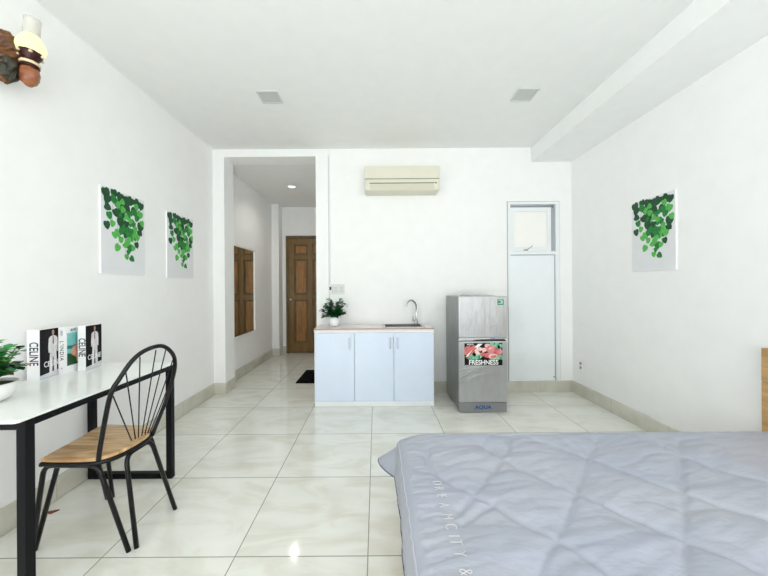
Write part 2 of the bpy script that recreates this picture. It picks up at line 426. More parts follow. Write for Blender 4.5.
dw = struct(b.build('door_2'), 'white boarded doorway frame beside the refrigerator')
MB('panel').box(DX0 + .028, DX1 - .05, YB + .01, YB + .04, DZ0, 1.57, .002).build('door_panel', dw)
for z in (.17,):
    MB('gasket').lathe([(0, 0), (.008, 0), (.007, .004), (0, .005)], (DX1 - .062, YB + .01, z), 12, mtx=Matrix.Rotation(PI / 2, 4, 'X')).build('screw', dw)
# tilting sash
ws = MB(['upvc', 'gasket'])
sx0, sx1, sz0, sz1 = DX0 + .032, DX1 - .085, 1.618, 2.118
for a in ((sx0, sx0 + .045, sz0, sz1), (sx1 - .045, sx1, sz0, sz1), (sx0 + .045, sx1 - .045, sz0, sz0 + .045), (sx0 + .045, sx1 - .045, sz1 - .045, sz1)):
    ws.box(a[0], a[1], YB + .005, YB + .045, a[2], a[3], .002)
ws.box(sx0, DX1 - .05, YB + .03, YB + .05, sz1 + .003, DZ1 - .035, 0, 1)
ws.box(sx1 + .006, sx1 + .014, YB + .012, YB + .05, sz0, sz1 + .02, 0, 1)
ws.box(sx1 + .014, DX1 - .045, YB + .05, YB + .06, sz0 - .008, sz1 + .03, 0, 0)
w1 = struct(ws.build('window_1'))
MB('frost').box(sx0 + .045, sx1 - .045, YB + .02, YB + .026, sz0 + .045, sz1 - .045).build('window_pane', w1)
hb = MB('gasket').box(1.70, 1.745, YB - .006, YB + .006, sz0 + .004, sz0 + .018, .003)
hb.tube([(1.725, YB - .004, sz0 + .012), (1.755, YB - .018, sz0 + .028), (1.79, YB - .022, sz0 + .055)], .004)
hb.build('window_handle', w1)

# ---------------------------------------------------------------- mirror in the hallway
mx, my0, my1, mz0, mz1 = XL, 3.93, 4.88, .53, 1.81
t = thing('wall_mirror', 'white framed mirror on the hallway wall, reflecting the brown wooden door', 'mirror', (mx, (my0 + my1) / 2, mz0))
b = MB('plastic_white')
fw = .04
b.box(mx, mx + .025, my0, my0 + fw, mz0, mz1, .004).box(mx, mx + .025, my1 - fw, my1, mz0, mz1, .004)
b.box(mx, mx + .025, my0 + fw, my1 - fw, mz0, mz0 + fw, .004).box(mx, mx + .025, my0 + fw, my1 - fw, mz1 - fw, mz1, .004)
b.build('mirror_frame', t)
MB('mirror').box(mx, mx + .012, my0 + fw, my1 - fw, mz0 + fw, mz1 - fw).build('mirror_glass', t)

tag(MB('mat').box(-1.03, -.69, 4.03, 4.66, 0.0, .012, .005).build('doormat'), 'black rectangular doormat on the hallway tiles', 'doormat')

# ---------------------------------------------------------------- ceiling lamps
def downlight(x, y, label, s=.0875, first=None):
    t = thing('ceiling_downlight', label, 'ceiling light', (x, y, HC), 0, 'square ceiling downlights')
    f = MB('plastic_grey')
    for a in ((-s, -s + .014, -s, s), (s - .014, s, -s, s), (-s + .014, s - .014, -s, -s + .014), (-s + .014, s - .014, s - .014, s)):
        f.box(a[0], a[1], a[2], a[3], -.008, 0, .002)
    f.build('lamp_frame', t, world=False)
    MB('fitting_grey').box(-s + .014, s - .014, -s + .014, s - .014, -.004, 0).build('diffuser', t, world=False)
    return t
downlight(-.872, 2.65, 'unlit square downlight in the ceiling on the hallway side')
d2 = downlight(1.245, 2.64, 'unlit square downlight in the ceiling near the boxed beam')
t = thing('hallway_downlight', 'small round glowing downlight in the hallway ceiling', 'ceiling light', (-1.24, 4.72, HK))
MB('plastic_white').lathe([(.052, 0), (.068, -.002), (.07, -.008), (.056, -.01), (.052, -.004)], (-1.24, 4.72, HK), 28).build('lamp_ring', t)
MB('lamp_on').lathe([(0, -.006), (.052, -.006), (.052, -.002), (0, -.002)], (-1.24, 4.72, HK), 28).build('diffuser', t)

# ---------------------------------------------------------------- air conditioner
ax0, ax1, az0, az1 = -.114, .698, 2.262, 2.535
ay1, ay0 = YB, YB - .205
t = thing('air_conditioner', 'cream wall-mounted air conditioner above the sink cabinet', 'air conditioner', ((ax0 + ax1) / 2, YB, az0))
prof = [(ay1, az1), (ay0 + .03, az1), (ay0 + .008, az1 - .01), (ay0, az1 - .04), (ay0, az1 - .142), (ay0 + .006, az1 - .150), (ay0 + .004, az0 + .08),
        (ay0 + .006, az0 + .035), (ay0 + .014, az0 + .012), (ay0 + .04, az0 + .002), (ay0 + .1, az0), (ay1, az0)]
MB('ac').prism(prof, ax0, ax1, 0, 'x', bev=.012).build('housing', t)
MB('ac').prism([(ay0 - .004, az1 - .012), (ay0 + .004, az1 - .012), (ay0 + .004, az1 - .145), (ay0 - .004, az1 - .145)], ax0 + .004, ax1 - .004, 0, 'x', bev=.002).build('front_panel', t)
MB('seam').box(ax0 + .006, ax1 - .006, ay0 - .002, ay0 + .008, az1 - .150, az1 - .146).build('panel_seam', t)
MB('dark').box(ax0 + .052, ax1 - .055, ay0 - .001, ay0 + .02, az0 + .076, az0 + .082).build('air_outlet', t)
lv = MB('ac2'); lv.prism([(ay0 - .002, az0 + .074), (ay0 + .008, az0 + .074), (ay0 + .012, az0 + .020), (ay0 + .003, az0 + .020)], ax0 + .055, ax1 - .06, 0, 'x'); lv.build('louver', t)
MB('dark').box(ax1 - .048, ax1 - .03, ay0 - .001, ay0 + .008, az0 + .074, az0 + .085, .002).build('display_window', t)

# ---------------------------------------------------------------- switches and socket on the walls
t = thing('breaker_switch', 'small white breaker box with black toggle, at the end of a thin cable duct', 'switch', (-.515, YB, 1.15))
MB('plastic_white').box(-.533, -.501, YB - .045, YB, 1.150, 1.248, .004).build('breaker_body', t)
MB('black').box(-.527, -.507, YB - .052, YB - .044, 1.185, 1.222, .002).build('toggle', t)
tag(MB('plastic_white').box(-.530, -.519, YB - .015, YB, 1.25, HC, .002).build('cable_duct'), 'thin white vertical cable duct running from ceiling to breaker box', 'cable duct')
def plate(x0, x1, label):
    t = thing('wall_switch', label, 'switch', ((x0 + x1) / 2, YB, 1.135), 0, 'wall plates above the sink cabinet')
    MB('plate_grey').box(x0, x1, YB - .012, YB, 1.135, 1.25, .002).build('switch_plate', t)
    return t
t = plate(-.497, -.431, 'white switch plate next to the breaker box')
for z in (1.16, 1.195): MB('plastic_grey').box(-.482, -.446, YB - .015, YB - .011, z, z + .028, .002).build('rocker', t)
t = plate(-.428, -.362, 'white wall plate farthest from the breaker box, above the plant')
for z in (1.16, 1.195): MB('plastic_grey').box(-.413, -.377, YB - .015, YB - .011, z, z + .028, .002).build('socket_face', t)
t = thing('wall_socket', 'white double wall socket low on the right wall near the corner', 'socket', (XR, 3.49, .28))
MB('plastic_white').box(XR - .01, XR, 3.455, 3.53, .28, .40, .003).build('socket_plate', t)
for z in (.30, .345): MB('counter_edge').box(XR - .0125, XR - .009, 3.478, 3.508, z, z + .03, .001).build('socket_face', t)

# ---------------------------------------------------------------- sink cabinet
cx0, cx1, cy0, cy1, ct = -.631, .583, 3.235, 3.595, .768
t = thing('sink_cabinet', 'low kitchen cabinet with three glossy pale blue doors', 'cabinet', ((cx0 + cx1) / 2, (cy0 + cy1) / 2, 0))
b = MB('cab_body')
yy = cy0 + .018
b.box(cx0, cx0 + .016, yy, cy1, 0, ct).box(cx1 - .016, cx1, yy, cy1, 0, ct).box(cx0 + .016, cx1 - .016, cy1 - .01, cy1, 0, ct)
b.box(cx0 + .016, cx1 - .016, yy, cy1 - .01, .05, .066).box(cx0, cx1, cy0 + .004, yy, 0, .050, .001).box(cx0 + .016, cx1 - .016, yy, yy + .016, .70, ct)
for x in (cx0 + (cx1 - cx0) / 3, cx0 + 2 * (cx1 - cx0) / 3): b.box(x - .008, x + .008, yy + .017, cy1 - .011, .067, .61 if x > 0 else ct - .001)
b.box(cx0, cx0 + .006, cy0, yy, .05, ct).box(cx1 - .006, cx1, cy0, yy, .05, ct).box(cx0 + .006, cx1 - .006, cy0 + .002, yy, .752, ct)
b.build('carcass', t)
dwid = (cx1 - cx0 - .012) / 3
for i, hs in enumerate((1, 1, 0)):
    a = cx0 + .006 + i * dwid; c = a + dwid
    d = MB(['cab_door']).box(a + .002, c - .002, cy0, yy - .001, .053, .75, .0015).build('cabinet_door', t)
    hx = (c - .055) if hs else (a + .033)
    if i == 1: hx = c - .042
    h = MB('silver').box(hx, hx + .012, cy0 - .024, cy0 - .017, .585, .705, .003)
    h.box(hx + .002, hx + .01, cy0 - .018, cy0, .598, .606).box(hx + .002, hx + .01, cy0 - .018, cy0, .684, .692)
    h.build('handle', d)
# worktop with a hole for the basin
bx0, bx1, by0, by1 = .09, .485, 3.30, 3.545
wt = MB(['counter', 'counter_edge'])
wx0, wx1, wy0, wy1 = cx0 - .003, cx1 + .004, cy0 - .012, YB - .047
for a in ((wx0, bx0, wy0, wy1), (bx1, wx1, wy0, wy1), (bx0, bx1, wy0, by0), (bx0, bx1, by1, wy1)):
    wt.box(a[0], a[1], a[2], a[3], ct, .795)
wt.box(wx0, wx1, wy0 - .0015, wy0, .784, .7955, 0, 1)
tag(wt.build('worktop'), 'pale speckled worktop with a brown edge line on the pale blue cabinet', 'worktop')
t = thing('kitchen_sink', 'stainless steel sink basin set into the worktop', 'sink', ((bx0 + bx1) / 2, (by0 + by1) / 2, .62))
b = MB('steel')
b.box(bx0 + .001, bx1 - .001, by0 + .001, by1 - .001, .62, .624).box(bx0 + .001, bx0 + .006, by0 + .001, by1 - .001, .62, .797).box(bx1 - .006, bx1 - .001, by0 + .001, by1 - .001, .62, .797)
b.box(bx0 + .001, bx1 - .001, by0 + .001, by0 + .006, .62, .797).box(bx0 + .001, bx1 - .001, by1 - .006, by1 - .001, .62, .797)
b.build('basin', t)
r = MB('steel')
for a in ((bx0 - .022, bx0 + .004, by0 - .02, by1 + .03), (bx1 - .004, bx1 + .03, by0 - .02, by1 + .03), (bx0, bx1, by0 - .02, by0 + .004), (bx0, bx1, by1 - .004, by1 + .03)):
    r.box(a[0], a[1], a[2], a[3], .7955, .801, .001)
r.build('rim', t)
MB('dark').lathe([(0, .004), (.03, .004), (.035, 0)], (.26, 3.42, .624), 20).build('drain', t)
# tap
fx, fyy = .447, 3.560
t = thing('faucet', 'tall chrome gooseneck faucet standing behind the sink', 'faucet', (fx, fyy, .801))
MB('chrome').lathe([(0, 0), (.026, 0), (.026, .006), (.018, .012), (.016, .05), (.013, .056), (0, .056)], (fx, fyy, .801), 20).build('tap_body', t)
sp = [(fx, fyy, .85), (fx, fyy, .97), (fx - .004, fyy - .004, 1.015), (fx - .022, fyy - .012, 1.048), (fx - .052, fyy - .025, 1.064), (fx - .085, fyy - .038, 1.056), (fx - .105, fyy - .048, 1.03), (fx - .114, fyy - .052, 1.0)]
MB('chrome').tube(smoothpath(sp, 5), .0095, seg=12).build('spout', t)
MB('chrome').tube([(fx - .016, fyy - .004, .835), (fx - .034, fyy - .008, .842), (fx - .038, fyy - .008, .885)], .006).build('lever', t)

# ---------------------------------------------------------------- plants
def leaf(bm, base, direc, up, L, W, mi, cup=.15, n=4):
    d = Vector(direc).normalized(); s = d.cross(Vector(up)); s = s.normalized() if s.length > 1e-4 else Vector((1, 0, 0)); nn = s.cross(d)
    rows = []
    for i in range(n + 1):
        t = i / n; w = W * math.sin(PI * min(1, t * .92 + .06)) ** .8 * .5
        c = Vector(base) + d * L * t - nn * (L * .25 * t * t)
        if i == n: rows.append([bm.verts.new(c)])
        else: rows.append([bm.verts.new(c - s * w + nn * w * cup), bm.verts.new(c), bm.verts.new(c + s * w + nn * w * cup)])
    for i in range(n):
        a, b2 = rows[i], rows[i + 1]
        if len(b2) == 3:
            fs = (bm.faces.new((a[0], a[1], b2[1], b2[0])), bm.faces.new((a[1], a[2], b2[2], b2[1])))
        else: fs = (bm.faces.new((a[0], a[1], b2[0])), bm.faces.new((a[1], a[2], b2[0])))
        for f in fs: f.material_index = mi; f.smooth = True

# plant on the worktop
random.seed(4)
px, py, pz = -.452, 3.42, .7955
t = thing('potted_plant', 'small bushy green plant in a round white pot on the worktop', 'potted plant', (px, py, pz))
MB('ceramic').lathe([(0, 0), (.032, 0), (.05, .018), (.056, .045), (.054, .075), (.046, .098), (.042, .1), (.042, .09), (0, .088)], (px, py, pz)).build('pot', t)
MB('soil').lathe([(0, .0925), (.04, .092), (.041, .089), (0, .0885)], (px, py, pz)).build('soil', t)
fo = MB(['leafD', 'leafM', 'stem'])
tips = []
for i in range(56):
    a = random.uniform(0, 2 * PI); rad = random.uniform(.02, .12); h = random.uniform(.15, .31) - rad * .22
    if i < 5: a = PI + random.uniform(-.5, .5); rad = random.uniform(.1, .135); h = random.uniform(.07, .2)
    tip = Vector((px + rad * math.cos(a), py + rad * .7 * math.sin(a), pz + h)); b0 = Vector((px + .015 * math.cos(a), py + .015 * math.sin(a), pz + .09))
    mid = (b0 + tip) / 2 + Vector((0, 0, .03))
    path = smoothpath([b0, mid, tip], 4); fo.tube(path, .0015, 2, 5); tips.append((path, a))
for path, a in tips:
    for j in range(9):
        p = path[random.randrange(2, len(path))]; aa = a + random.uniform(-1.7, 1.7)
        leaf(fo.bm, p, (math.cos(aa), math.sin(aa) * .8, random.uniform(-.3, .7)), (0, 0, 1), random.uniform(.042, .06), random.uniform(.026, .038), 0 if random.random() < .72 else 1)
fo.build('foliage', t)

# ---------------------------------------------------------------- refrigerator
rx0, rx1, ry0, ry1, rt = .79, 1.253, 3.042, 3.60, 1.12
t = thing('refrigerator', 'small silver two-door refrigerator still in plastic wrap', 'refrigerator', ((rx0 + rx1) / 2, (ry0 + ry1) / 2, 0))
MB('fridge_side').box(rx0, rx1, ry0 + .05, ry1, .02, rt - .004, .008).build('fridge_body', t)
MB('fridge_trim').box(rx0 + .002, rx1 - .002, ry0 + .012, ry0 + .055, .004, .098, .006).build('base_panel', t)
for x in (rx0 + .05, rx1 - .05):
    for y in (ry0 + .08, ry1 - .06): MB('black').lathe([(0, 0), (.018, 0), (.018, .02), (0, .02)], (x, y, 0.0), 12).build('foot', t)
ld = MB('fridge').box(rx0, rx1, ry0, ry0 + .048, .104, .688, .008, seg=3).build('fridge_door', t)
ud = MB('fridge').box(rx0, rx1, ry0, ry0 + .048, .722, rt, .008, seg=3).build('freezer_door', t)
h = MB('silver'); h.prism([(rx0 + .002, .722), (rx1 - .002, .722), (rx1 - .002, .712), (rx0 + .20, .706), (rx0 + .12, .694), (rx0 + .002, .694)], ry0 + .003, ry0 + .046, 0, 'y', bev=.002)
h.build('handle_strip', t)
MB('dark').box(rx0 + .006, rx1 - .006, ry0 + .01, ry0 + .05, .6885, .694).build('door_gap', t)
MB('blue_ink').box(rx0 + .30, rx0 + .345, ry0 + .0015, ry0 + .004, .7135, .7185).build('handle_mark', t)
# plastic film folds on the doors
fm = MB('silver'); random.seed(9)
for i in range(16):
    a = Vector((rx0 + .008, ry0 - .0008, random.uniform(.28, .48))); e = Vector((rx0 + random.uniform(.12, .42), ry0 - .0008, a.z + random.uniform(.02, .16)))
    if e.z > .47: e.z = .465
    fm.tube([a, (a + e) / 2 + Vector((0, 0, random.uniform(-.012, .012))), e], .0020, 0, 5, rf=lambda q: .3 + 1 - abs(2 * q - 1))
fm.build('film_crease', ld)
# poster on the lower door
def onfridge(u, v): return rx0 + u, v
pl0, pl1, pz0, pz1 = rx0 + .052, rx0 + .415, .458, .672
MB('book_black').box(pl0, pl1, ry0 - .0008, ry0 + .001, pz0, pz1).build('poster', ld)
random.seed(12)
pm = MB(['red_print', 'mint_print', 'pink_print', 'orange_print', 'white_ink'])
yl = [ry0 - .0012]
def blob(cx, cz, rx_, rz_, mi, rot=0, n=14, wob=0):
    yl[0] -= .00002; pts = []
    for k in range(n):
        a = 2 * PI * k / n; q = 1 + wob * math.sin(3 * a + cx * 50)
        x = rx_ * q * math.cos(a); z = rz_ * q * math.sin(a)
        X = cx + x * math.cos(rot) - z * math.sin(rot); Z = cz + x * math.sin(rot) + z * math.cos(rot)
        pts.append((min(max(X, pl0), pl1), yl[0], min(max(Z, pz0 + .055), pz1)))
    pm.poly(pts, mi)
W, H = pl1 - pl0, pz1 - pz0
def B(u, v, a, b2, mi, rot=0, wob=0): blob(pl0 + u * W, pz1 - v * H, a * W, b2 * W, mi, rot, 14, wob)
B(.10, .35, .14, .13, 3); B(.22, .22, .10, .05, 3, .7)
for i in range(16): B(random.uniform(.12, .50), random.uniform(.50, .74), .055, .03, 1, random.uniform(0, 3), .25)
for i in range(12): B(random.uniform(.68, .98), random.uniform(.02, .22), .06, .035, 1, random.uniform(0, 3), .25)
for i in range(8): B(random.uniform(.3, .5), random.uniform(.2, .5), .05, .04, 2, random.uniform(0, 3), .3)
for u, v in ((.52, .3), (.48, .5), (.60, .12)): B(u, v, .07, .055, 3 if u < .5 else 2)
B(.70, .28, .13, .105, 0); B(.90, .40, .10, .09, 0); B(.60, .55, .09, .07, 0); B(.67, .24, .035, .02, 2, .4)
B(.76, .58, .16, .09, 0); B(.76, .60, .13, .065, 2); B(.76, .61, .09, .04, 0, .1)
for i in range(8): B(random.uniform(.86, .99), random.uniform(.56, .74), .05, .03, 1, random.uniform(0, 3), .25)
for i in range(5): B(random.uniform(.55, .85), random.uniform(.70, .77), .05, .025, 1, random.uniform(0, 3), .25)
# white diagonal ribbon
pm.poly([(pl0 + .02 * W, ry0 - .0022, pz1 - .62 * H), (pl0 + .10 * W, ry0 - .0022, pz1 - .60 * H), (pl0 + .48 * W, ry0 - .0022, pz1 - .03 * H), (pl0 + .36 * W, ry0 - .0022, pz1 - .03 * H)], 4)
pm.poly([(pl0 + .04 * W, ry0 - .0023, pz1 - .70 * H), (pl0 + .09 * W, ry0 - .0023, pz1 - .66 * H), (pl0 + .34 * W, ry0 - .0023, pz1 - .2 * H), (pl0 + .25 * W, ry0 - .0023, pz1 - .2 * H)], 3)
pm.build('poster_picture', ld)
fo_ = Vector(t.location)
text('FRESHNESS', 'poster_lettering', .062, 'white_ink', ld, basis(((pl0 + pl1) / 2 - fo_.x, ry0 - .0022 - fo_.y, pz0 + .027), (1, 0, 0), (0, 0, 1)), sx=.92, bold=.0013)
text('AQUA', 'poster_brand_lettering', .022, 'white_ink', ld, basis((pl0 + .055 - fo_.x, ry0 - .0024 - fo_.y, pz1 - .013), (1, 0, 0), (0, 0, 1)), bold=.0004)
text('AQUA', 'brand_lettering', .045, 'blue_ink', t, basis(((rx0 + rx1) / 2 - fo_.x, ry0 + .0112 - fo_.y, .052), (1, 0, 0), (0, 0, 1)), sx=1.15, spacing=1.08, bold=.0026)
# green energy label on the freezer door
MB('green_ink').box(rx0 + .37, rx0 + .43, ry0 - .0008, ry0 + .001, 1.035, 1.09).build('energy_label', ud)
lb = MB('white_ink')
for i, z in enumerate((1.048, 1.078)): lb.box(rx0 + .380, rx0 + .420, ry0 - .0013, ry0, z, z + .004)
lb.box(rx0 + .402, rx0 + .420, ry0 - .0014, ry0, 1.059, 1.068)
lb.build('label_print', ud)
# loose top film
MB('silver').tube(smoothpath([(rx0 + .02, ry0 + .06, rt + .001), (rx0 + .1, ry0 + .2, rt + .008), (rx0 + .16, ry0 + .1, rt + .003), (rx0 + .25, ry0 + .18, rt + .002)], 5), .004).build('film_fold', t)

# ---------------------------------------------------------------- desk
dx0, dx1, dy0, dy1, dh = XL + .016, -1.309, 1.153, 2.07, .735
t = thing('desk', 'white topped desk with black metal frame against the left wall', 'desk', ((dx0 + dx1) / 2, (dy0 + dy1) / 2, 0))
b = MB(['desk_top', 'desk_edge'])
ch = .012
b.prism([(dx0, dy0), (dx1 - ch, dy0), (dx1, dy0 + ch), (dx1, dy1 - ch * .4), (dx1 - ch * .4, dy1), (dx0, dy1)], dh - .012, dh, 0, 'z', bev=.001)
b.build('tabletop', t)
lw = .035
LX = (dx1 - lw - .001, dx0 + .004); LY = (1.184, 2.025)
for x in LX:
    for y in LY:
        MB('desk_black').box(x, x + lw, y, y + lw, 0, dh - .0125, .002).build('leg', t)
for y in LY:
    MB('desk_black').box(LX[1] + lw, LX[0], y, y + lw, 0.0, .035, .002).build('foot_rail', t)
    MB('desk_black').box(LX[1] + lw, LX[0], y, y + lw, dh - .0475, dh - .0125, .002).build('end_rail', t)
for x in LX:
    MB('desk_black').box(x + .002, x + lw - .0, LY[0] + lw, LY[1], dh - .040, dh - .0125, .002).build('side_rail', t)

# ---------------------------------------------------------------- books
def figure(b, cx, base, h, y, mi_suit, mi_skin, mi_tie):
    """printed standing figure in a pale suit, flat print on the cover (x right, z up)"""
    def Pp(pts, mi, dy=0): b.poly([(cx + p[0] * h, y - dy, base + p[1] * h) for p in pts], mi)
    Pp([(-.115, .80), (-.085, .845), (-.03, .865), (.03, .865), (.085, .845), (.115, .80), (.125, .62), (.12, .50), (.095, .49), (.085, .55), (.085, .46), (-.085, .46), (-.085, .55), (-.095, .49), (-.12, .50), (-.125, .62)], mi_suit)
    Pp([(-.085, .46), (.085, .46), (.095, .25), (.095, .03), (.02, .03), (.005, .40), (-.01, .40), (-.03, .03), (-.10, .03), (-.095, .25)], mi_suit, .00004)
    Pp([(-.03, .93), (-.018, .895), (-.02, .86), (.02, .86), (.018, .895), (.03, .93), (.028, .975), (0, .995), (-.028, .975)], mi_skin, .00008)
    Pp([(-.012, .855), (.012, .855), (.018, .70), (0, .66), (-.018, .70)], mi_tie, .0001)
def celine_book(x, y, rz, thick, depth, height, label):
    t = thing('fashion_book', label, 'book', (x, y, dh), rz, 'display books on the desk')
    # local: right cover faces +x at x=0, spine faces -y at y=0
    c = MB('book_white').box(-thick, 0, 0, depth, 0, height, .0015).build('cover', t, world=False)
    MB('pages').box(-thick + .003, -.003, .006, depth + .0006, .004, height + .0004).build('pages', t, world=False)
    # printed front cover
    p = MB(['book_black', 'book_grey', 'suit', 'skin_print', 'tie'])
    m = Matrix.Rotation(PI / 2, 4, 'Z')           # cover print drawn facing -y, turned to face +x
    p.poly([(.001, 0, .0), (depth - .002, 0, .0), (depth - .002, 0, height - .002), (.001, 0, height - .002)], 0)
    p.poly([(.001, -.0001, .001), (depth - .002, -.0001, .001), (depth - .002, -.0001, height * .13), (.001, -.0001, height * .07)], 1)
    figure(p, depth * .55, height * .04, height * .93, -.0002, 2, 3, 4)
    p.bm.transform(m); p.bm.transform(Matrix.Translation((.0006, 0, 0)))
    p.build('cover_print', c, world=False)
    text('CELINE', 'cover_lettering', .042, 'white_ink', c, basis((.0013, depth * .52, height * .27), (0, 1, 0), (0, 0, 1)), sx=.8)
    text('CELINE', 'spine_lettering', .058 if thick > .05 else .05, 'ink', c, basis((-thick * .47, -.0006, height * .52), (0, 0, -1), (1, 0, 0)), spacing=.98, sx=.68, bold=.0006)
    return t
def teal_book(x, y, rz, thick, depth, height, label):
    t = thing('fashion_book', label, 'book', (x, y, dh), rz, 'display books on the desk')
    c = MB('book_white').box(-thick, 0, 0, depth, 0, height, .0015).build('cover', t, world=False)
    MB('pages').box(-thick + .003, -.003, .006, depth + .0006, .004, height + .0004).build('pages', t, world=False)
    p = MB(['book_teal', 'book_teal2', 'book_orange', 'leafD'])
    a0, a1, z0, z1 = .012, depth * .96, height * .16, height * .87
    def Q(pts, mi, dy): p.poly([(.0006 + dy, a0 + u * (a1 - a0), z0 + v * (z1 - z0)) for u, v in pts], mi)
    Q([(0, 0), (1, 0), (1, 1), (0, 1)], 0, 0)
    Q([(0, .62), (.3, .60), (.6, .63), (.6, .55), (.2, .50), (0, .52)], 1, .0001)
    Q([(0, 0), (1, 0), (1, .2), (.7, .18), (.4, .3), (.2, .36), (0, .38)], 3, .0001)
    Q([(.18, .36), (.30, .55), (.50, .60), (.62, .80), (.80, .84), (.95, .70), (.95, .45), (.75, .30), (.62, .12), (.52, .06), (.48, .2), (.30, .30)], 2, .0002)
    p.build('cover_print', c, world=False)
    text('AMORE', 'cover_lettering', .024, 'book_teal2', c, basis((.0009, depth * .5, height * .92), (0, 1, 0), (0, 0, 1)))
    text("L'INDIA", 'spine_lettering', .027, 'ink', c, basis((-thick * .5, -.0006, height * .5), (0, 0, -1), (1, 0, 0)), spacing=1.25)
    text('ir', 'spine_mark', .014, 'ink', c, basis((-thick * .5, -.0006, height * .12), (0, 0, -1), (1, 0, 0)))
    text('ASSO', 'spine_mark', .013, 'ink', c, basis((-thick * .5, -.0006, height * .88), (0, 0, -1), (1, 0, 0)))
    return t
A8 = math.radians(8)
celine_book(-1.776, 1.676, A8, .060, .150, .264, 'black-covered book with wide white spine, nearest the desk plant')
teal_book(-1.752, 1.79, A8, .035, .150, .262, 'white book with a teal and coral cover, between the two black-covered ones')
celine_book(-1.703, 1.862, A8, .042, .132, .262, 'black-covered book farthest from the desk plant, near the desk end')

# ---------------------------------------------------------------- desk plant
random.seed(7)
px, py, pz = -1.65, 1.34, dh
t = thing('potted_plant', 'leafy green plant in a white bowl on the near end of the desk', 'potted plant', (px, py, pz))
MB('stone_pot').lathe([(0, 0), (.045, 0), (.075, .015), (.095, .045), (.1, .075), (.096, .082), (.09, .08), (.088, .07), (0, .066)], (px, py, pz)).build('pot', t)
MB('soil').lathe([(0, .072), (.086, .07), (.087, .066), (0, .066)], (px, py, pz)).build('soil', t)
fo = MB(['leafM', 'leafL', 'leafD', 'leafR', 'stem'])
for i in range(30):
    a = random.uniform(0, 2 * PI); rad = random.uniform(.02, .12); h = random.uniform(.12, .27) - rad * .3
    if i < 6: a = random.uniform(-.6, .6); rad = random.uniform(.09, .125); h = random.uniform(.10, .18)
    b0 = Vector((px + .02 * math.cos(a), py + .02 * math.sin(a), pz + .07)); tip = Vector((px + rad * math.cos(a), py + rad * math.sin(a), pz + h))
    path = smoothpath([b0, (b0 + tip) / 2 + Vector((0, 0, .02)), tip], 5); fo.tube(path, .0016, 4, 5)
    for j in range(16):
        k = random.randrange(3, len(path)); p = path[k]; aa = random.uniform(0, 2 * PI)
        q = random.random(); mi = 0 if q < .45 else 1 if q < .75 else 2 if q < .95 else 3
        if h > .2 and rad < .07 and k > 8: mi = 3 if random.random() < .5 else 1
        leaf(fo.bm, p, (math.cos(aa), math.sin(aa), random.uniform(0, 1)), (0, 0, 1), random.uniform(.030, .044), random.uniform(.026, .038), mi)
fo.build('foliage', t)

# ---------------------------------------------------------------- chair
t = thing('dining_chair', 'black metal chair with oak seat and fan-spoked hoop back at the desk', 'chair', (-1.36, 1.6, 0))
pl = [(-1.500, 1.430), (-1.42, 1.425), (-1.31, 1.428), (-1.262, 1.44), (-1.225, 1.475), (-1.203, 1.53), (-1.195, 1.6), (-1.198, 1.665), (-1.225, 1.725), (-1.275, 1.765), (-1.40, 1.782), (-1.520, 1.79), (-1.543, 1.77), (-1.53, 1.61), (-1.518, 1.446)]
pl = [(p.x, p.y) for p in smoothpath([(a, c, 0) for a, c in pl], 4, closed=True)]
MB('seat').prism(pl, .434, .450, 0, 'z', bev=.003).build('seat', t)
cxm, cym = -1.37, 1.605
fr = MB('black_metal'); ring = [(cxm + (a - cxm) * .985, cym + (c - cym) * .985, .424) for a, c in pl]
fr.tube(ring + [ring[0], ring[1]], .0105, caps=False); fr.build('seat_frame', t)
def U(pts, r=.045): return rounded(pts, r, 6)
for nm, pts in (('leg', [(-1.588, 1.457, 0), (-1.508, 1.440, .415), (-1.262, 1.437, .415), (-1.150, 1.468, 0)]),
                ('leg', [(-1.128, 1.487, 0), (-1.205, 1.525, .413), (-1.195, 1.680, .413), (-1.112, 1.748, 0)]),
                ('leg', [(-1.542, 1.852, 0), (-1.520, 1.775, .413), (-1.265, 1.765, .413), (-1.128, 1.765, 0)]),
                ('leg', [(-1.592, 1.475, 0), (-1.515, 1.520, .413), (-1.530, 1.710, .413), (-1.562, 1.838, 0)])):
    MB('black_metal').tube(U(pts), .0105, seg=12).build(nm, t)
hoop = [(-1.2651, 1.4462, 0.4225), (-1.2551, 1.4362, 0.4725), (-1.1973, 1.4163, 0.695), (-1.1753, 1.4172, 0.7658), (-1.1626, 1.4294, 0.7978), (-1.1288, 1.4681, 0.8786), (-1.1038, 1.5233, 0.9183), (-1.0834, 1.6068, 0.922), (-1.0816, 1.6823, 0.871), (-1.0916, 1.7225, 0.8087), (-1.1127, 1.7377, 0.7287), (-1.1565, 1.7364, 0.5874), (-1.2049, 1.703, 0.4253)]
MB('black_metal').tube(smoothpath(hoop, 6), .0100, seg=12).build('back_hoop', t)
for a, c in [((-1.1836, 1.427, 0.7314), (-1.2354, 1.6094, 0.4265)), ((-1.1476, 1.4563, 0.8265), (-1.2325, 1.6257, 0.4236)), ((-1.1175, 1.5027, 0.8894), (-1.2293, 1.6379, 0.4249)),
             ((-1.0944, 1.5787, 0.9074), (-1.2264, 1.6521, 0.4237)), ((-1.0855, 1.6403, 0.90), (-1.2212, 1.6663, 0.4299)), ((-1.0885, 1.705, 0.84), (-1.2166, 1.6799, 0.4331)), ((-1.105, 1.735, 0.755), (-1.212, 1.690, 0.4331))]:
    MB('black_metal').tube([a, c], .0028, seg=8).build('spoke', t)

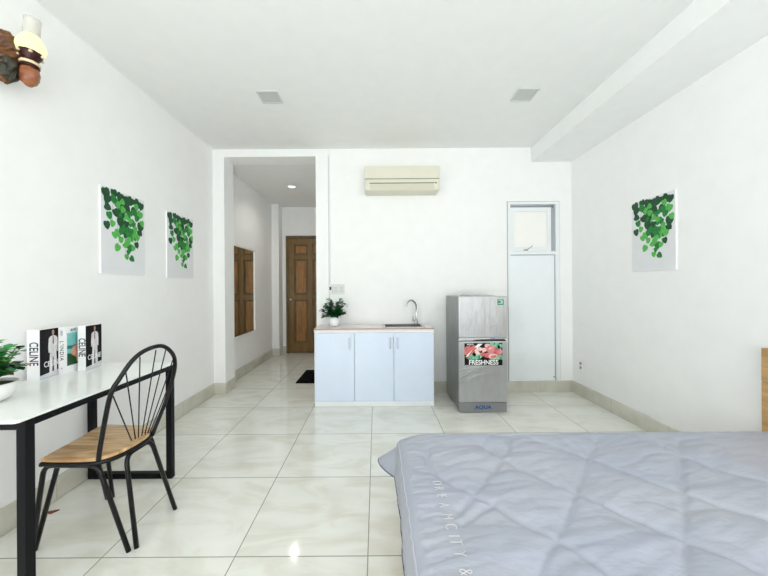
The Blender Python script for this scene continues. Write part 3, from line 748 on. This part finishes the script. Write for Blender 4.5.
# ---------------------------------------------------------------- pictures
def heart(b, cx, cz, s, rot, mi, y):
    pts = [(0, -.62), (.30, -.36), (.46, -.02), (.42, .30), (.20, .44), (0, .34), (-.20, .44), (-.42, .30), (-.46, -.02), (-.30, -.36)]
    b.poly([(cx + s * (p[0] * math.cos(rot) - p[1] * math.sin(rot)), y, cz + s * (p[0] * math.sin(rot) + p[1] * math.cos(rot))) for p in pts], mi)
def make_picture(label):
    W, H, D = .41, .60, .010
    t = thing('wall_picture', label, 'picture', (0, 0, 0), 0, 'hanging ivy prints')
    cv = MB('canvas_edge').box(-W / 2, W / 2, -D, 0, 0, H, .002).build('canvas', t, world=False)
    b = MB(['canvas', 'printD', 'printM', 'printL', 'printS'])
    yv = [-D - .0004]
    b.box(-W / 2 + .004, W / 2 - .004, yv[0], -D + .001, .004, H - .004)
    random.seed(31)
    for (xa, za, xb, zb) in ((.52, .1, .50, .80), (.60, .1, .58, .78), (.25, .1, .22, .42), (.8, .1, .86, .45), (.35, .2, .36, .65), (.68, .3, .70, .62)):
        n = 8
        for i in range(n):
            q0, q1 = i / n, (i + 1) / n
            xx0 = -W / 2 + W * (xa + (xb - xa) * q0 + .012 * math.sin(q0 * 9)); xx1 = -W / 2 + W * (xa + (xb - xa) * q1 + .012 * math.sin(q1 * 9))
            z_0 = H * (1 - za - (zb - za) * q0); z_1 = H * (1 - za - (zb - za) * q1)
            b.poly([(xx0 - .001, -D - .0005, z_0), (xx0 + .001, -D - .0005, z_0), (xx1 + .001, -D - .0005, z_1), (xx1 - .001, -D - .0005, z_1)], 4)
    L = []
    # big dark leaves along the top and the left, lighter ones down the middle
    L += [(.10, .075, .115, 1, .3), (.13, .14, .10, 1, -.4), (.27, .05, .09, 1, .2), (.25, .12, .09, 2, 1.0), (.40, .07, .10, 1, -.3), (.36, .17, .11, 1, .4), (.52, .09, .11, 1, .1),
          (.64, .08, .11, 1, -.5), (.78, .08, .11, 1, .6), (.90, .10, .09, 1, -.2), (.48, .20, .10, 1, .2), (.72, .20, .10, 1, -.6), (.13, .24, .085, 1, 1.2), (.30, .28, .09, 1, .5), (.42, .29, .10, 1, -.3),
          (.87, .22, .10, 3, -.4), (.92, .33, .07, 3, .3), (.17, .33, .08, 2, .3), (.12, .45, .085, 1, .2), (.40, .38, .10, 1, .0), (.52, .45, .10, 1, .4), (.88, .38, .11, 1, -.2), (.86, .46, .08, 1, .8),
          (.24, .42, .07, 3, -.3), (.28, .55, .075, 3, .4), (.36, .52, .08, 3, 0), (.34, .70, .085, 3, -.5), (.80, .52, .09, 3, .1), (.78, .63, .07, 1, .3), (.66, .55, .08, 3, .2), (.56, .62, .08, 3, -.2),
          (.62, .68, .09, 2, .1), (.50, .66, .06, 3, .8), (.70, .68, .06, 3, -.4), (.54, .80, .06, 3, .2), (.66, .82, .07, 2, .9), (.58, .74, .05, 2, 0)]
    for i in range(46):
        v = random.uniform(.12, .60); half = .36 * (1 - v) ** .6
        u = .55 + random.uniform(-half, half * .85)
        L.append((u, v, random.uniform(.055, .085), random.choice((2, 3, 3, 2, 1)), random.uniform(-.9, .9)))
    for u, v, s, mi, rot in sorted(L, key=lambda q: random.random()):
        yv[0] -= .00002
        s *= 1.02
        heart(b, -W / 2 + W * u, H * (1 - v * .98) + .004, s * .58 + .01, rot, mi, yv[0] - .0003)
    b.build('ivy_print', cv, world=False)
    return t
def place(t, loc, rz, label):
    t.location = loc; t.rotation_euler = (0, 0, rz); t['label'] = label
p1 = make_picture('x')
place(p1, (XL, 2.35, 1.32), PI / 2, 'hanging ivy canvas above the desk, the nearer one on the left wall')
def copy_tree(o, parent=None):
    c = o.copy(); COL.objects.link(c)
    if parent is not None: c.parent = parent
    for chd in [x for x in bpy.data.objects if x.parent == o]: copy_tree(chd, c)
    return c
p2 = copy_tree(p1); place(p2, (XL, 3.03, 1.31), PI / 2, 'hanging ivy canvas closest to the hallway opening on the left wall')
p3 = copy_tree(p1); place(p3, (XR, 2.578, 1.33), -PI / 2, 'hanging ivy canvas alone on the right wall')

# ---------------------------------------------------------------- oil-lamp style wall light
lx, ly = -1.695, 1.57
t = thing('wall_lamp', 'lit oil-lamp style sconce on a carved dark wooden bracket, high on left wall', 'wall lamp', (XL, ly - .02, 2.22))
lean = Matrix.Rotation(math.radians(3.5), 4, 'Y')
def lean_lathe(mats, prof, base, wob=None, seg=32): return MB(mats).lathe(prof, base, seg, mtx=lean, wob=wob)
base = (lx - .012, ly, 2.215)
lean_lathe('bowlwood', [(0, 0), (.012, .001), (.02, .01), (.029, .018), (.035, .038), (.037, .062), (.033, .082), (.028, .09), (0, .09)], base, wob=lambda a, z: 1 + .06 * math.sin(5 * a + z * 60)).build('oil_bowl', t)
def up(h): return (lean @ Vector((0, 0, h))) + Vector(base)
lean_lathe('gallery', [(0, 0), (.034, 0), (.037, .006), (.034, .016), (0, .016)], up(.09)).build('collar', t)
lean_lathe('ring', [(0, 0), (.036, 0), (.04, .007), (.036, .014), (0, .014)], up(.104)).build('ring', t)
g = lean_lathe('gallery', [(0, 0), (.026, 0), (.03, .012), (.042, .03), (.046, .045), (.043, .05), (0, .05)], up(.118), wob=lambda a, z: 1 + (.03 * math.sin(10 * a) if z > .03 else 0)); g.build('burner_gallery', t)
for k in range(6):
    a = k * PI / 3 + .3; c = up(.152) + Vector((.047 * math.cos(a), .047 * math.sin(a), 0))
    MB('ring').lathe([(0, -.007), (.006, -.004), (.008, 0), (.006, .004), (0, .007)], c, 8).build('gallery_bead', t)
lean_lathe('globe', [(.034, 0), (.050, .012), (.056, .03), (.054, .048), (.044, .068), (.033, .085), (.031, .09)], up(.158)).build('glass_globe', t)
lean_lathe('chimney', [(.031, 0), (.031, .03), (.031, .065), (.0315, .083), (.030, .083), (.0295, .065), (.0295, .03), (.0295, 0)], up(.248)).build('glass_chimney', t)
# carved bracket on the wall
br = MB(['carved', 'carved_dark'])
def W1(a, z): return 1 + .13 * math.sin(4 * a + z * 60) + .10 * math.sin(7 * a - z * 120)
flat = Matrix.Diagonal((.85, .9, 1, 1))
br.lathe([(q.x, q.z) for q in smoothpath([(r_, 0, z_) for r_, z_ in [(0, .22), (.02, .215), (.04, .20), (.05, .17), (.055, .14), (.06, .11), (.066, .08), (.062, .045), (.045, .02), (.03, -.01), (.018, -.03), (0, -.045)]], 5)], (XL + .062, ly - .025, 2.25), 60, 0, flat, wob=W1)
for v in br.bm.verts:
    n3 = noise.noise(v.co * 34) * .022 + noise.noise(v.co * 85) * .012; v.co += Vector((.6, .5, .6)) * n3
br.build('carved_bracket', t)
b2 = MB('carved_dark')
b2.lathe([(q.x, q.z) for q in smoothpath([(r_, 0, z_) for r_, z_ in [(0, 0), (.018, .01), (.036, .03), (.05, .06), (.056, .09), (.05, .1), (0, .1)]], 5)], (XL + .10, ly - .03, 2.215), 30, 0, Matrix.Diagonal((.8, .8, 1, 1)), wob=W1)
for v in b2.bm.verts:
    n3 = noise.noise(v.co * 45) * .022 + noise.noise(v.co * 95) * .012; v.co += Vector((.6, .5, .8)) * n3
b2.build('carved_leaf', t)
MB('carved').tube(smoothpath([(XL + .08, ly - .02, 2.30), (XL + .12, ly - .01, 2.275), (lx - .03, ly, 2.27)], 5), .014).build('bracket_arm', t)

# ---------------------------------------------------------------- bed
BX0, BX1, BY0, BY1, BT = .10, 2.19, .10, 1.722, .432
t = thing('bed', 'double bed base with light oak headboard against the right wall', 'bed', (1.2, .9, 0))
hb = MB(['headboard', 'groove'])
hb.box(2.195, XR - .003, .03, 1.815, .05, .655, .002).box(2.195, XR - .003, .03, 1.815, .658, .85, .002).box(2.198, XR - .003, .032, 1.812, .64, .67, 0, 1)
hb.build('headboard', t)
MB('headboard').box(BX0 + .06, 2.193, BY0 + .05, BY1 - .07, .06, .22, .004).build('bed_base', t)
MB('mattress').box(BX0 + .025, 2.190, BY0 + .02, BY1 - .03, .222, .388, .025, seg=3).build('mattress', t)
for x in (.3, 1.95):
    for y in (.25, 1.5): MB('black').box(x, x + .05, y, y + .05, 0, .06).build('foot', t)

lines = [
[(0.699, 1.66), (0.632, 1.537), (0.53, 1.407), (0.404, 1.251), (0.331, 1.164), (0.264, 1.097)],
[(0.243, 1.552), (0.226, 1.469), (0.233, 1.379), (0.272, 1.299), (0.33, 1.24), (0.38, 1.18), (0.427, 1.136), (0.465, 1.076), (0.52, 1.018), (0.578, 0.966), (0.639, 0.861)],
[(0.52, 1.577), (0.569, 1.473), (0.612, 1.382), (0.682, 1.294), (0.756, 1.211), (0.83, 1.116), (0.897, 1.051), (0.941, 0.994), (0.96, 0.978), (1.004, 0.927), (1.059, 0.864), (1.2, .7)],
[(0.789, 1.641), (0.893, 1.552), (0.969, 1.468), (1.061, 1.346), (1.122, 1.25), (1.161, 1.212), (1.227, 1.133), (1.311, 1.068), (1.5, .85)],
[(1.104, 1.61), (0.937, 1.421), (0.785, 1.247), (0.68, 1.123), (0.581, 1.013), (0.488, 0.923), (0.431, 0.862), (.33, .75)],
[(1.528, 1.615), (1.352, 1.415), (1.172, 1.224), (1.069, 1.109), (0.996, 1.032), (0.838, 0.868), (.7, .7)],
[(0.28, 1.057), (0.349, 1.106), (0.428, 1.157)],
[(1.407, 1.565), (1.413, 1.462), (1.479, 1.341), (1.561, 1.27), (1.75, 1.1)]]
segs = [(Vector(l[i]), Vector(l[i + 1])) for l in lines for i in range(len(l) - 1)]
def sd(p, a, b):
    ab = b - a; q = max(0, min(1, (p - a).dot(ab) / ab.length_squared)); return (a + ab * q - p).length
HL = .225; RR = .045
x0e, y1e, y0e = BX0 + RR, BY1 - RR, BY0 + RR   # start of the rounded edge
x1e = 2.17
stepx = .0125
def comf(a, b):
    da = max(0, x0e - a); db = max(0, b - y1e); dn = max(0, y0e - b)
    d2 = max(db, dn); sgn = 1 if db > 0 else -1
    r = math.hypot(da, d2); s = max(da, d2)
    px_, py_ = min(max(a, x0e), x1e), min(max(b, y0e), y1e)
    qc = max(0, 1 - math.hypot(px_ - x0e, y1e - py_) / .13); BTl = BT - .026 * qc * qc
    if r < 1e-6:
        P = Vector((px_, py_)); d = min((sd(P, *q) for q in segs), default=1) if b > .6 else 1
        puff = .009 * (1 - math.exp(-(d / .013) ** 2)) + .008 * (1 - math.exp(-(d / .06) ** 2)) + .006 * (1 - math.exp(-(d / .12) ** 2)) - .016
        ed = min(px_ - x0e, y1e - py_, .12) / .12
        z = BTl + puff * min(1, .3 + ed) + .006 * noise.noise(Vector((px_ * 5, py_ * 9, 0))) * 1
        # gathers running in from the foot-end seam
        g = math.exp(-max(0, px_ - x0e) / .10)
        z += .007 * g * noise.noise(Vector((px_ * 14 + py_ * 14, py_ * 62 - px_ * 20, 3)))
        # soft creases
        z += .010 * (abs(noise.noise(Vector((px_ * 2.2 + 7 + py_ * 3, py_ * 6 - px_ * 3, 1)))) ** .5) - .005
        z += .005 * noise.noise(Vector((px_ * 8 + py_ * 5, py_ * 26 - px_ * 9, 5)))
        return Vector((px_, py_, z))
    cx_, cy_ = -da / r, sgn * d2 / r
    corner = (2 * abs(cx_ * cy_)) ** 2
    if sgn < 0: corner *= .3
    if s < RR * PI / 2: out = RR * math.sin(s / RR); dn_ = RR * (1 - math.cos(s / RR))
    else:
        e = s - RR * PI / 2
        out = RR + e * (.04 + .85 * corner); dn_ = RR + e * (1 - .25 * corner)
    out += .008 * (s / HL) * noise.noise(Vector((px_ * 9, py_ * 11, s * 6))) * (1 + corner)
    wave = .004 * noise.noise(Vector((px_ * 20, py_ * 40, s * 10)))
    return Vector((px_ + cx_ * (out + wave), py_ + cy_ * (out + wave), BTl - dn_))
na = 250; nb = 300
a0 = x0e - HL; a1 = 2.17; b0 = y0e - HL; b1 = y1e + HL
bm = bmesh.new(); gv = []
# denser sampling near the bent edges
def samp(lo, hi, n, e0, e1):
    out = []
    for i in range(n + 1): out.append(lo + (hi - lo) * i / n)
    return sorted(set(out + [e0, e1] if e1 is not None else out + [e0]))
A = samp(a0, a1, na, x0e, None); Bv = samp(b0, b1, nb, y0e, y1e)
for a in A: gv.append([bm.verts.new(comf(a, b)) for b in Bv])
for i in range(len(A) - 1):
    for j in range(len(Bv) - 1):
        f = bm.faces.new((gv[i][j], gv[i + 1][j], gv[i + 1][j + 1], gv[i][j + 1])); f.smooth = True
cb = MB('comf'); cb.bm.free(); cb.bm = bm
cm = cb.build('comforter')
tag(cm, 'grey lavender quilted comforter spread over the bed', 'comforter')
sol = cm.modifiers.new('thick', 'SOLIDIFY'); sol.thickness = .010; sol.offset = -1
# seam piping down the foot end and the dark hem
cl = cm.location
pp = [comf(x0e - RR * .9, y1e + RR * .2 - (y1e - y0e) * i / 60 - RR * .2) + Vector((-.001, 0, .001)) for i in range(61)]
pp = [Vector((-.0, 0, 0)) + comf(x0e - .05, y1e + .01)] + pp
MB('piping').tube(pp, .0022, seg=6).build('piping', cm)
hp = [comf(x0e - HL * .995, y1e + HL * (.99 - i / 14)) for i in range(15)] + [comf(x0e - HL, y1e - (y1e - y0e) * i / 50) for i in range(51)]
MB('hem').tube([p + Vector((0, 0, -.002)) for p in hp], .003, seg=6).build('hem', cm)
# white lettering along the foot end, reading towards the near side
word = 'DREAM CITY &'
ys = [1.262, 1.224, 1.177, 1.134, 1.079, None, 1.029, .989, .964, .917, None, .856]
yy_ = 1.262
for i, chh in enumerate(word):
    y = ys[i]
    if y is None: continue
    P0 = max((comf(.236 + q * .01, y + w_ * .012) for q in (-2, -1, 0, 1, 2) for w_ in (-1, 0, 1)), key=lambda p: p.z)
    o = text(chh, 'lettering', .054, 'thread', cm, basis((.236 - cl.x, y - cl.y, P0.z + .0028 - cl.z), (0, -1, 0), (1, 0, 0)), ext=.0008, sx=.66, bold=-.0016)

# dry leaf on the floor
tag(MB('dryleaf').prism([(-1.80, 1.725), (-1.765, 1.715), (-1.745, 1.745), (-1.775, 1.735)], .0, .006, 0, 'z').build('dry_leaf'), 'tiny dark red dry leaf on the tiles under the desk', 'leaf')

# ---------------------------------------------------------------- light
wd = bpy.data.worlds.new('sky'); SC.world = wd; wd.use_nodes = True
bg = wd.node_tree.nodes['Background']; bg.inputs[0].default_value = (.93, .97, 1, 1); bg.inputs[1].default_value = .7
def area(name, loc, rot, sx, sy, power, col=(1, 1, 1), spread=None):
    l = bpy.data.lights.new(name, 'AREA'); l.shape = 'RECTANGLE'; l.size = sx; l.size_y = sy; l.energy = power; l.color = col
    if spread: l.spread = spread
    o = bpy.data.objects.new(name, l); COL.objects.link(o); o.location = loc; o.rotation_euler = rot; return o
area('window_daylight', ((WX0 + WX1) / 2, YR - .25, (WZ0 + WZ1) / 2), (PI / 2, 0, 0), WX1 - WX0, WZ1 - WZ0, 44, (.96, .995, .985))
for x, r in ((XL - .22, -PI / 2), (XR + .22, PI / 2)):
    area('added_side_fill', (x, (SY0 + SY1) / 2, (SZ0 + SZ1) / 2), (PI / 2, 0, r), SY1 - SY0, SZ1 - SZ0, 42, (.96, .995, .985))  # added fill lamps shining in through the made-up side windows
area('added_upward_fill', ((WX0 + WX1) / 2, YR - .75, .25), (PI / 2 + math.radians(52), 0, 0), WX1 - WX0, 1.1, 190, (.96, .995, .985))  # added fill lamp, tilted up to brighten the ceiling
area('transom_daylight', (1.8, YB + .30, 1.87), (-PI / 2, 0, 0), .5, .45, 1.3, (1, .99, .96))
def point(name, loc, p, col, r=.05):
    l = bpy.data.lights.new(name, 'POINT'); l.energy = p; l.color = col; l.shadow_soft_size = r
    o = bpy.data.objects.new(name, l); COL.objects.link(o); o.location = loc
l = bpy.data.lights.new('hallway_lamp_light', 'SPOT'); l.energy = 9; l.color = (1, .95, .84); l.spot_size = math.radians(150); l.spot_blend = .6; l.shadow_soft_size = .02
o = bpy.data.objects.new('hallway_lamp_light', l); COL.objects.link(o); o.location = (-1.24, 4.72, HK - .02)


# ---------------------------------------------------------------- camera
cd = bpy.data.cameras.new('camera'); cam = bpy.data.objects.new('camera', cd); COL.objects.link(cam)
cd.sensor_fit = 'HORIZONTAL'; cd.sensor_width = 36; cd.lens = 318 / 768 * 36
cd.shift_x = 8 / 768; cd.shift_y = -.5 / 768; cd.clip_start = .02
cam.matrix_world = Matrix.Translation((0, 0, 1.21)) @ Matrix.Rotation(PI / 2, 4, 'X') @ Matrix.Rotation(-.007, 4, 'Z')
SC.camera = cam
SC.view_settings.view_transform = 'Standard'; SC.view_settings.look = 'None'
SC.view_settings.gamma = 1; SC.view_settings.use_curve_mapping = False
SC.view_settings.exposure = 0.08
SC.cycles.max_bounces = 14; SC.cycles.diffuse_bounces = 8; SC.cycles.transparent_max_bounces = 12
SC.cycles.sample_clamp_indirect = 6
